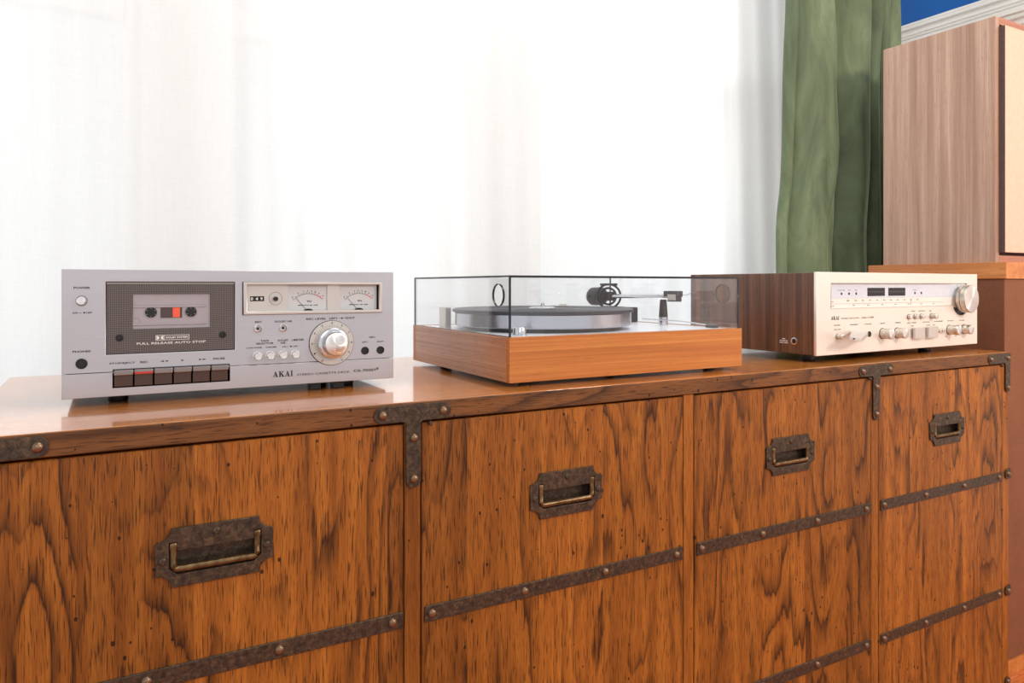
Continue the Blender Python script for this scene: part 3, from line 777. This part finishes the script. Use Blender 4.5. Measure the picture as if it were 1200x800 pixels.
# ================================================================== TURNTABLE
TX, TY = .5365, .968
tb = thing('turntable', 'teak turntable under a clear acrylic lid, in the middle of the sideboard', 'turntable', (TX, TY, TT))
TW, TD = .4975, .4015
pz0, pz1 = .0070, .0775
B().box(.0, TW, 0, .012, pz0, pz1, .0006, 1).build('front_board', M['teak'], tb)
B().box(.0, TW, TD - .012, TD, pz0, pz1, .0006, 1).build('back_board', M['teak'], tb)
B().box(.0, .012, .0122, TD - .0122, pz0, pz1, .0006, 1).build('side_board', M['teak_side'], tb)
B().box(TW - .012, TW, .0122, TD - .0122, pz0, pz1, .0006, 1).build('side_board', M['teak_side'], tb)
B().box(.012, TW - .012, .012, TD - .012, pz0 + .002, pz0 + .006).build('base_board', M['black'], tb)
B().box(.0122, TW - .0122, .0122, TD - .0122, pz1 - .0060, pz1 - .001, .0004, 1).build('deck_plate', M['deckplate'], tb)
for (a, c) in ((.05, .04), (TW - .045, .04), (.05, TD - .05), (TW - .045, TD - .05)):
    B().lathe([(0, .011), (.0075, .0115), (.0075, 0)], (a, c, 0), 'z', 20).build('foot', M['black'], tb, smooth=40)
dp = pz1 - .001
pcx, pcy = .1855, .2045
B().lathe([(0, .150), (.0065, .150), (.0065, 0)], (pcx, pcy, dp), 'z', 64).build('sub_platter', M['black'], tb, smooth=40)
zt = dp
pl = B().lathe([(.0070, 0), (.0070, .1655), (.0085, .1672), (.0300, .1672), (.0312, .1660), (.0312, 0)], (pcx, pcy, dp), 'z', 96).build('platter', M['steel'], tb, smooth=35)
mt = B().lathe([(.0312, 0), (.0312, .1690), (.0325, .1715), (.0365, .1715), (.0378, .1690), (.0372, .1500), (.0366, .148), (.0366, .060), (.0378, .057), (.0378, 0)], (pcx, pcy, dp), 'z', 96).build('platter_mat', M['rubber'], pl, smooth=30)
b = B()
for r in (.08, .095, .11, .125, .14, .158):
    b.lathe([(.0364, r - .0018), (.0372, r), (.0364, r + .0018)], (pcx, pcy, dp), 'z', 72)
b.build('mat_rings', M['rubber'], pl, smooth=60)
B().lathe([(.0378, .0255), (.0392, .0250), (.0405, .0200), (.0405, .006), (.0412, .0042), (.0412, 0)], (pcx, pcy, dp), 'z', 40).build('spindle_disc', M['chrome'], tb, smooth=40)
B().lathe([(.0405, .0036), (.0470, .0034), (.0482, .002), (.0486, 0)], (pcx, pcy, dp), 'z', 20).build('spindle', M['chrome'], tb, smooth=40)
# speed knob front left
kx, ky = .0395, .038
kn = B().lathe([(0, .0122), (.0018, .0124), (.0022, .0108), (.0135, .0105), (.0145, .0098), (.0145, 0)], (kx, ky, dp), 'z', 40).build('speed_knob', M['chrome'], tb, smooth=40)
# tone arm at the back right
ax, ay = .430, .322
az = .1315 - .0
ta = B().lathe([(0, .030), (.006, .030), (.008, .027), (.012, .020), (.028, .017), (.030, 0)], (ax, ay, dp), 'z', 40).build('arm_base', M['blackmetal'], tb, smooth=40)
za = TTz = .158 - .0245      # height of the arm tube above the sideboard
d_ = Vector((.018, -.235, .004)).normalized()
p0 = Vector((ax, ay, za)); 
def along(t, dzz=0): return p0 + d_ * t + Vector((0, 0, dzz))
# gimbal rings, standing upright
def ringm(name, c, nrm, R, r, mat, parent):
    b = B(); nrm = Vector(nrm).normalized(); u = nrm.cross(Vector((0, 0, 1))).normalized(); v = nrm.cross(u); n = 40; g = []
    for i in range(n):
        a = 2 * PI * i / n; dd = u * math.cos(a) + v * math.sin(a); row = []
        for k in range(8):
            t = 2 * PI * k / 8; row.append(b.bm.verts.new(Vector(c) + dd * (R + r * math.cos(t)) + nrm * (r * 1.5 * math.sin(t))))
        g.append(row)
    for i in range(n):
        for k in range(8): b.bm.faces.new((g[i][k], g[(i + 1) % n][k], g[(i + 1) % n][(k + 1) % 8], g[i][(k + 1) % 8]))
    return b.build(name, mat, parent, smooth=60)
arm = B().tube([along(-.045), along(.175), along(.19)], [.0048, .0042, .0040], 14).build('arm_tube', M['chrome'], tb, smooth=50)
ringm('gimbal_ring', p0, (.50, .87, 0), .0262, .0024, M['blackmetal'], ta)
ringm('gimbal_ring', p0 + Vector((0, .002, 0)), (.80, .60, 0), .0180, .0024, M['blackmetal'], ta)
b = B().box(ax - .010, ax + .010, ay - .011, ay + .011, za - .010, za + .010, .002); b.build('bearing_block', M['blackmetal'], ta)
b = B().box(ax - .017, ax + .017, ay - .010, ay + .010, za + .0235, za + .0285, .001); b.box(ax - .017, ax + .017, ay - .010, ay + .010, za - .0265, za - .0215, .001)
b.box(ax - .020, ax + .032, ay - .014, ay + .014, dp + .026, dp + .034, .001); b.build('gimbal_yoke', M['blackmetal'], ta)
b = B().box(ax + .024, ax + .050, ay - .040, ay + .010, dp + .0, dp + .033, .002); b.build('cue_housing', M['blackmetal'], ta)
c0 = along(-.040)
b = B().lathe([(-.016, 0), (-.016, .019), (-.014, .0205), (.012, .0205), (.014, .018), (.014, 0)], (0, 0, 0), 'y', 40)
q = Vector((0, 1, 0)).rotation_difference(-d_).to_matrix().to_4x4(); b.xf(Matrix.Translation(c0) @ q)
b.build('counterweight', M['darkgrey'], arm, smooth=40)
b = B().lathe([(.014, .0155), (.022, .0150), (.022, 0)], (0, 0, 0), 'y', 40); b.xf(Matrix.Translation(c0) @ q); b.build('counterweight_dial', M['satin'], arm, smooth=40)
B().tube([c0 + Vector((-.026, -.002, 0)), c0 + Vector((-.018, -.002, 0))], .0022, 10).build('side_weight', M['blackmetal'], arm)
# headshell
hs = along(.190)
b = B().box(-.0085, .0085, -.022, .016, -.0020, .0098, .001); b.box(-.0075, .0075, -.020, .006, -.0115, -.002, .001)
b.xf(Matrix.Translation(hs)); b.build('headshell', M['darkgrey'], arm)
b = B().box(-.0088, -.0080, -.020, .004, -.0085, .0030, .0002); b.xf(Matrix.Translation(hs)); b.build('cartridge_plate', M['satin'], arm)
B().tube([hs + Vector((.008, -.015, .002)), hs + Vector((.018, -.022, .002)), hs + Vector((.026, -.026, .006))], .0009, 8).build('finger_lift', M['chrome'], arm)
B().lathe([(-.003, .0055), (.003, .0055), (.004, .004), (.004, 0)], tuple(along(.174, .004)), 'z', 16).build('arm_clip', M['blackmetal'], arm, smooth=40)
# arm rest
ar = along(.166)
r0 = B().lathe([(0, .0088), (.0175, .0088), (.0175, 0)], (ar.x, ar.y, dp), 'z', 24).build('arm_rest', M['chrome'], tb, smooth=40)
B().lathe([(.0170, .0092), (.050, .0068), (.0525, .006), (.0525, 0)], (ar.x, ar.y, dp), 'z', 20).build('rest_post', M['black'], r0, smooth=40)
# thin lever on the plate
B().tube([(ar.x - .030, ar.y + .03, dp + .013), (ar.x + .01, ar.y - .045, dp + .010), (ar.x + .028, ar.y - .105, dp + .004)], .0012, 8).build('cue_lever', M['chrome'], tb)
B().box(ar.x + .020, ar.x + .036, ar.y - .118, ar.y - .096, dp, dp + .006, .002).build('lever_pad', M['darkgrey'], tb)
# hinge posts at the back
for hx in (.020, .34):
    B().box(hx, hx + .012, TD - .115 if hx < .1 else TD - .03, TD - .085 if hx < .1 else TD - .015, dp, dp + .040, .001).build('hinge_post', M['satin'], tb)
# lid: five clear sheets with dark polished edges
LW, LD, LH, t = TW - .008, TD - .006, .0955, .003
x0 = .0005; y0 = .0005
e = .0013
b = B()
for (a, c) in ((x0, y0), (LW - .0018, y0), (x0, LD - .0018), (LW - .0018, LD - .0018)):
    b.box(a - .0001, a + .0026, c - .0001, c + .0026, .0, LH)
b.box(x0, LW, y0 - .0002, y0 + .003, LH - .0034, LH + .0002); b.box(x0, LW, LD - e, LD + .0002, LH - .0026, LH + .0002)
b.box(x0 - .0002, x0 + e, y0, LD, LH - .0022, LH + .0002); b.box(LW - e, LW + .0002, y0, LD, LH - .0022, LH + .0002)
b.box(x0 - .0002, x0 + .0006, y0, LD, 0, .0008)
lid = b.build('dust_lid', M['acrylic_edge'], tb); lid['label'] = 'clear acrylic lid with dark polished edges'; lid.location = (0, 0, pz1)

B().box(x0 + t, LW - t, y0, y0 + t, .0, LH - t).build('front_sheet', M['acrylic'], lid)
B().box(x0 + t, LW - t, LD - t, LD, .0, LH - t).build('back_sheet', M['acrylic'], lid)
def hole_side(xa, name):
    me = curve_mesh([rect(y0, LD, 0, LH - t), circ(.0395, .0645, .0182, 40)], t / 2)
    for v in me.vertices:
        a, b__, c = v.co; v.co = (xa + t / 2 + c, a, b__)
    me.materials.clear(); me.materials.append(M['acrylic']); o = bpy.data.objects.new(name, me); link(o, lid)
    b = B(); b.lathe([(-.0002, .0182), (t + .0002, .0182), (t + .0002, .0174), (-.0002, .0174), (-.0002, .0182)], (xa, .0395, .0645), 'x', 40)
    b.build('hole_rim', M['acrylic_edge'], o, smooth=40)
hole_side(x0, 'side_sheet'); hole_side(LW - t, 'side_sheet')
B().box(x0, LW, y0, LD, LH - t, LH - .0001).build('top_sheet', M['acrylic'], lid)
# ================================================================== RECEIVER
RX, RY = 1.244, .969
ang = math.atan2(.017, .613)
rc = thing('stereo_receiver', 'silver stereo receiver in a walnut case, on the sideboard beside the turntable', 'receiver', (RX, RY, TT), rz=ang)
rf = .0148
def rz_(v): return rf + v / 1000
RW, RH = .613, .170
win = [(mm(47), rz_(95.8)), (mm(505), rz_(95.8))]
kc = (mm(541), rz_(112))
for i in range(9):
    a = math.radians(205 + 105 * i / 8); win.append((kc[0] + .041 * math.cos(a), kc[1] + .041 * math.sin(a)))
win += [(mm(566), rz_(147.5)), (mm(47), rz_(147.5))]
flat('faceplate', [rect(0, RW, rz_(0), rz_(170), .0005, 1), win], .006, 0, M['face_warm'], rc, .0008)
cs_ = B().box(.004, RW - .004, .0062, .012, rz_(3), rz_(167)).build('front_chassis', M['black'], rc)
B().box(.0005, .015, .0062, .350, rz_(1), rz_(168.5), .0008).build('side_panel', M['walnut'], rc)
B().box(RW - .015, RW - .0005, .0062, .350, rz_(1), rz_(168.5), .0008).build('side_panel', M['walnut'], rc)
B().box(.0152, RW - .0152, .013, .350, rz_(156), rz_(168.2), .0005, 1).build('top_panel', M['walnut'], rc)
B().box(.0152, RW - .0152, .013, .345, rz_(2), rz_(155)).build('chassis', M['blackmetal'], rc)
for (u, y) in ((.035, .045), (RW - .15, .045), (.035, .30), (RW - .05, .30)):
    B().lathe([(0, .013), (.002, .014), (.0168, .0145), (.0168, 0)], (u, y, 0), 'z', 20).build('foot', M['black'], rc, smooth=40)
# side jack and print
sj = B().lathe([(0, .0075), (-.002, .0075), (-.0025, .0062), (-.0025, .0045), (.0004, .004)], (.0005, .052, rz_(27)), 'x', 28).build('side_jack', M['chrome'], rc, smooth=40)
B().lathe([(-.0006, .0044), (-.0006, 0)], (.0005, .052, rz_(27)), 'x', 20).build('jack_hole', M['black'], sj)
b = B()
for j, (n_, w_) in enumerate(((1, .008), (3, .0055), (2, .0095))):
    tot = n_ * w_ + (n_ - 1) * .0018
    for i in range(n_):
        ys = .079 + tot / 2 - i * (w_ + .0018); b.box(.00025, .00045, ys - w_, ys, rz_(29.5 - j * 4), rz_(31.2 - j * 4))
b.build('side_print', M['whiteink'], rc)
# dial window
wp = B().box(mm(40), mm(580), .0040, .0060, rz_(115.6), rz_(152)).build('dial_window', M['meterlit'], rc)
B().box(mm(40), mm(580), .0040, .0060, rz_(90), rz_(115.4)).build('dial_window', M['dialcream'], rc)
flat('dial_bezel', [rect(mm(46.2), mm(566), rz_(95), rz_(148.3)), rect(mm(48), mm(565), rz_(96.6), rz_(146.8))] if False else [rect(mm(46.2), mm(500), rz_(147.2), rz_(148.4)), rect(mm(46.2), mm(47.2), rz_(95), rz_(147.2)), rect(mm(47.2), mm(500), rz_(94.8), rz_(95.8))], .0018, -.0008, M['champagne'], rc)
for (u0, u1) in ((175.5, 238), (251.5, 315)):
    m_ = B().box(mm(u0), mm(u1), .0034, .0039, rz_(119.8), rz_(137.4)).build('tuning_meter', M['blackmetal'], rc)
    flat('scale', [rect(mm(u0 + 3), mm(u1 - 3), rz_(128.2), rz_(128.8))] + [rect(mm(u0 + 3 + i * (u1 - u0 - 6.5) / 8), mm(u0 + 3.5 + i * (u1 - u0 - 6.5) / 8), rz_(128.8), rz_(131.5)) for i in range(9)], .0001, .0032, M['greyink'], m_)
for u in (86.7, 111.9, 136.4, 353.3, 378.8):
    B().lathe([(0, .0028), (-.0004, .0028), (-.0004, 0)], (mm(u), .0040, rz_(125.3)), 'y', 16).build('indicator', M['black'], rc)
rl = [(s, mm(u), rz_(v), mm(w_), mm(h)) for s, u, v, w_, h in [('POWER', 75, 131.6, 24, 2), ('AM', 109, 131.8, 7, 2), ('FM', 133, 131.8, 7, 2), ('STEREO', 344, 131, 17, 2), ('FM', 52, 107.4, 8, 2), ('AM', 54, 98.8, 8, 2)]]
rl += [(s, mm(104 + i * 25.5), rz_(109.2), .0085, .0030) for i, s in enumerate(('88', '90', '92', '94', '96', '98', '100', '102', '104', '106', '108'))]
rl += [(s, mm(124 + i * 50), rz_(99.4), .0085, .0026) for i, s in enumerate(('55', '60', '70', '90', '120', '140', '160'))]
letters('dial_lettering', rl, .0038, M['greyink'], rc)
flat('dial_line', [rect(mm(52), mm(470), rz_(104), rz_(104.5)), rect(mm(337.5), mm(338.5), rz_(98), rz_(112))], .0001, .0038, M['greyink'], rc)
wordmark(mm(46.6), rz_(71.8), .0074, -.0002, M['ink'], rc)
letters('lettering', [(s, mm(u), rz_(v), mm(w_), mm(h)) for s, u, v, w_, h in [
    ('STEREO RECEIVER', 79, 72.8, 62, 2.4), ('AA-1150', 149, 72.6, 42, 3.4), ('POWER', 56, 59.4, 21, 2.2), ('ON  OFF', 56, 50.6, 22.5, 2.2), ('SPEAKERS', 109, 59.2, 27, 2.2), ('PHONES', 160.3, 59.0, 23, 2.2),
    ('BASS', 216, 59.2, 16, 2.2), ('TREBLE', 269, 59.2, 23, 2.2), ('TAPE', 331, 83.5, 16, 2), ('MONITOR', 362, 83.5, 24, 2), ('MPX', 404, 83, 10, 2),
    ('AUX', 316, 57.5, 12, 2.2), ('TUNER', 332, 57.3, 20, 2.2), ('SELECTOR', 377, 57.5, 28, 2.2), ('LOUDNESS', 424, 58, 36, 2.2), ('BALANCE', 481, 58, 25, 2.2), ('VOLUME', 530, 58, 24, 2.2),
    ('TAPE', 330, 50.5, 12, 1.8), ('PHONO', 392, 50.5, 16, 1.8), ('MIC', 418, 50.5, 10, 1.8), ('MIN', 470, 22, 8, 1.8), ('MAX', 512, 22, 8, 1.8)]], -.0002, M['ink'], rc)
def rknob(u, v, r, ln, name='control_knob'):
    k_ = B().lathe([(.001, r * 1.0), (-ln * .42, r), (-ln * .46, r * .93), (-ln * .54, r * .93), (-ln * .58, r), (-ln * .95, r), (-ln, r * .93)], (mm(u), 0, rz_(v)), 'y', 40).build(name, M['satin'], rc, smooth=35)
    B().lathe([(-ln * .995, r * .935), (-ln * 1.01, r * .88), (-ln * 1.0, 0)], (mm(u), 0, rz_(v)), 'y', 40).build('knob_cap', M['spun'], k_, smooth=35)
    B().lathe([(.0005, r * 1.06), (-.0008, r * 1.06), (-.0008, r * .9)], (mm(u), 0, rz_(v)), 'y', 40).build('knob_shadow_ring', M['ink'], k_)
    return k_
rknob(224, 38, .0115, .022); rknob(278, 37.5, .0115, .020); rknob(488, 38, .0115, .024); rknob(552, 37.5, .0115, .018)
rknob(68.5, 37.2, .0055, .013, 'power_button')
for u in (322, 347, 371): rknob(u, 72.5, .0056, .007, 'push_button')
rknob(413, 72.2, .0062, .013, 'push_button')
for u in (444, 455): rknob(u, 37.5, .0042, .006, 'push_button')
tk = B().lathe([(.006, .024), (-.004, .024), (-.0044, .0330), (-.0115, .0335), (-.0120, .0318), (-.0128, .0318), (-.0132, .0335), (-.0225, .0330), (-.0240, .0315)], (mm(541), 0, rz_(110.5)), 'y', 72).build('tuning_knob', M['satin'], rc, smooth=35)
B().lathe([(-.0239, .0316), (-.0243, .030), (-.0238, 0)], (mm(541), 0, rz_(110.5)), 'y', 72).build('knob_cap', M['spun'], tk, smooth=35)
# paddles: speaker selector stands out of the plate, the other two lie upright
B().lathe([(0, .0062), (-.0008, .0062), (-.0008, .0045), (-.0003, .004), (-.0003, 0)], (mm(176), 0, rz_(38.5)), 'y', 24).build('phones_jack', M['black'], rc, smooth=40)
bm = bmesh.new()
top = [bm.verts.new(v) for v in ((.047, -.041, .0560), (.095, -.037, .0496), (.166, -.004, .0574), (.110, -.004, .0628))]
low = [bm.verts.new((v.co.x, v.co.y, v.co.z - .0075)) for v in top]
bm.faces.new(top); bm.faces.new(low[::-1])
for i in range(4): bm.faces.new((top[i], top[(i + 1) % 4], low[(i + 1) % 4], low[i]))
bmesh.ops.bevel(bm, geom=list(bm.edges), offset=.0007, segments=1, affect='EDGES')
q = B(); q.bm.free(); q.bm = bm; sel = q.build('selector_lever', M['champagne'], rc)
B().lathe([(-.0420, .0016), (-.0405, .0016), (-.0405, 0)], (.062, .0, .0500), 'y', 12).build('lever_dot', M['black'], sel)
for u in (332, 385):
    B().box(mm(u), mm(u + 40), -.0095, -.0035, rz_(22.5), rz_(47.5), .0006, 1).build('selector_lever', M['champagne'], rc)
    B().box(mm(u + 17), mm(u + 23), -.0035, .0, rz_(32), rz_(38)).build('lever_stem', M['black'], rc)

# ================================================================== SPEAKER STAND AND LOUDSPEAKER
st = thing('speaker_stand', 'brown low cabinet with an orange wooden top board, right of the sideboard under the loudspeaker', 'stand', (2.036, 1.012, 0))
B().box(.002, .56, .002, .375, .038, CZ + .0165, .002).build('body', M['brownpaint'], st)
B().box(-.002, .565, -.004, .387, CZ + .0167, CZ + .0602, .0012).build('top_board', M['shelf'], st)
B().box(0, .56, -.004, .372, 0, .038, .001).build('plinth', M['shelf'], st)
sp_ = thing('loudspeaker', 'walnut loudspeaker with a pale beige cloth front, standing on the brown stand', 'speaker', (2.061, 1.048, CZ + .0602))
SWd, SD, SH = .38, .319, .657
B().box(0, .018, 0, SD, .0, SH, .001).build('side_board', M['walnut_speaker'], sp_)
B().box(SWd - .018, SWd, 0, SD, .0, SH, .001).build('side_board', M['walnut_speaker'], sp_)
B().box(.0182, SWd - .0182, 0, SD, SH - .02, SH, .001).build('top_board', M['speaker_front'], sp_)
B().box(.0182, SWd - .0182, 0, SD, 0, .02, .001).build('bottom_board', M['speaker_front'], sp_)
B().box(.0182, SWd - .0182, .006, SD - .004, .0202, SH - .0202).build('baffle', M['grille_edge'], sp_)
g = B().box(.0150, SWd - .015, -.0150, .0058, .0265, SH - .0265, .0015).build('grille_frame', M['grille_edge'], sp_)
B().box(.0158, SWd - .0158, -.0166, -.0152, .0272, SH - .0272, .0007).build('grille_cloth', M['grille'], sp_)
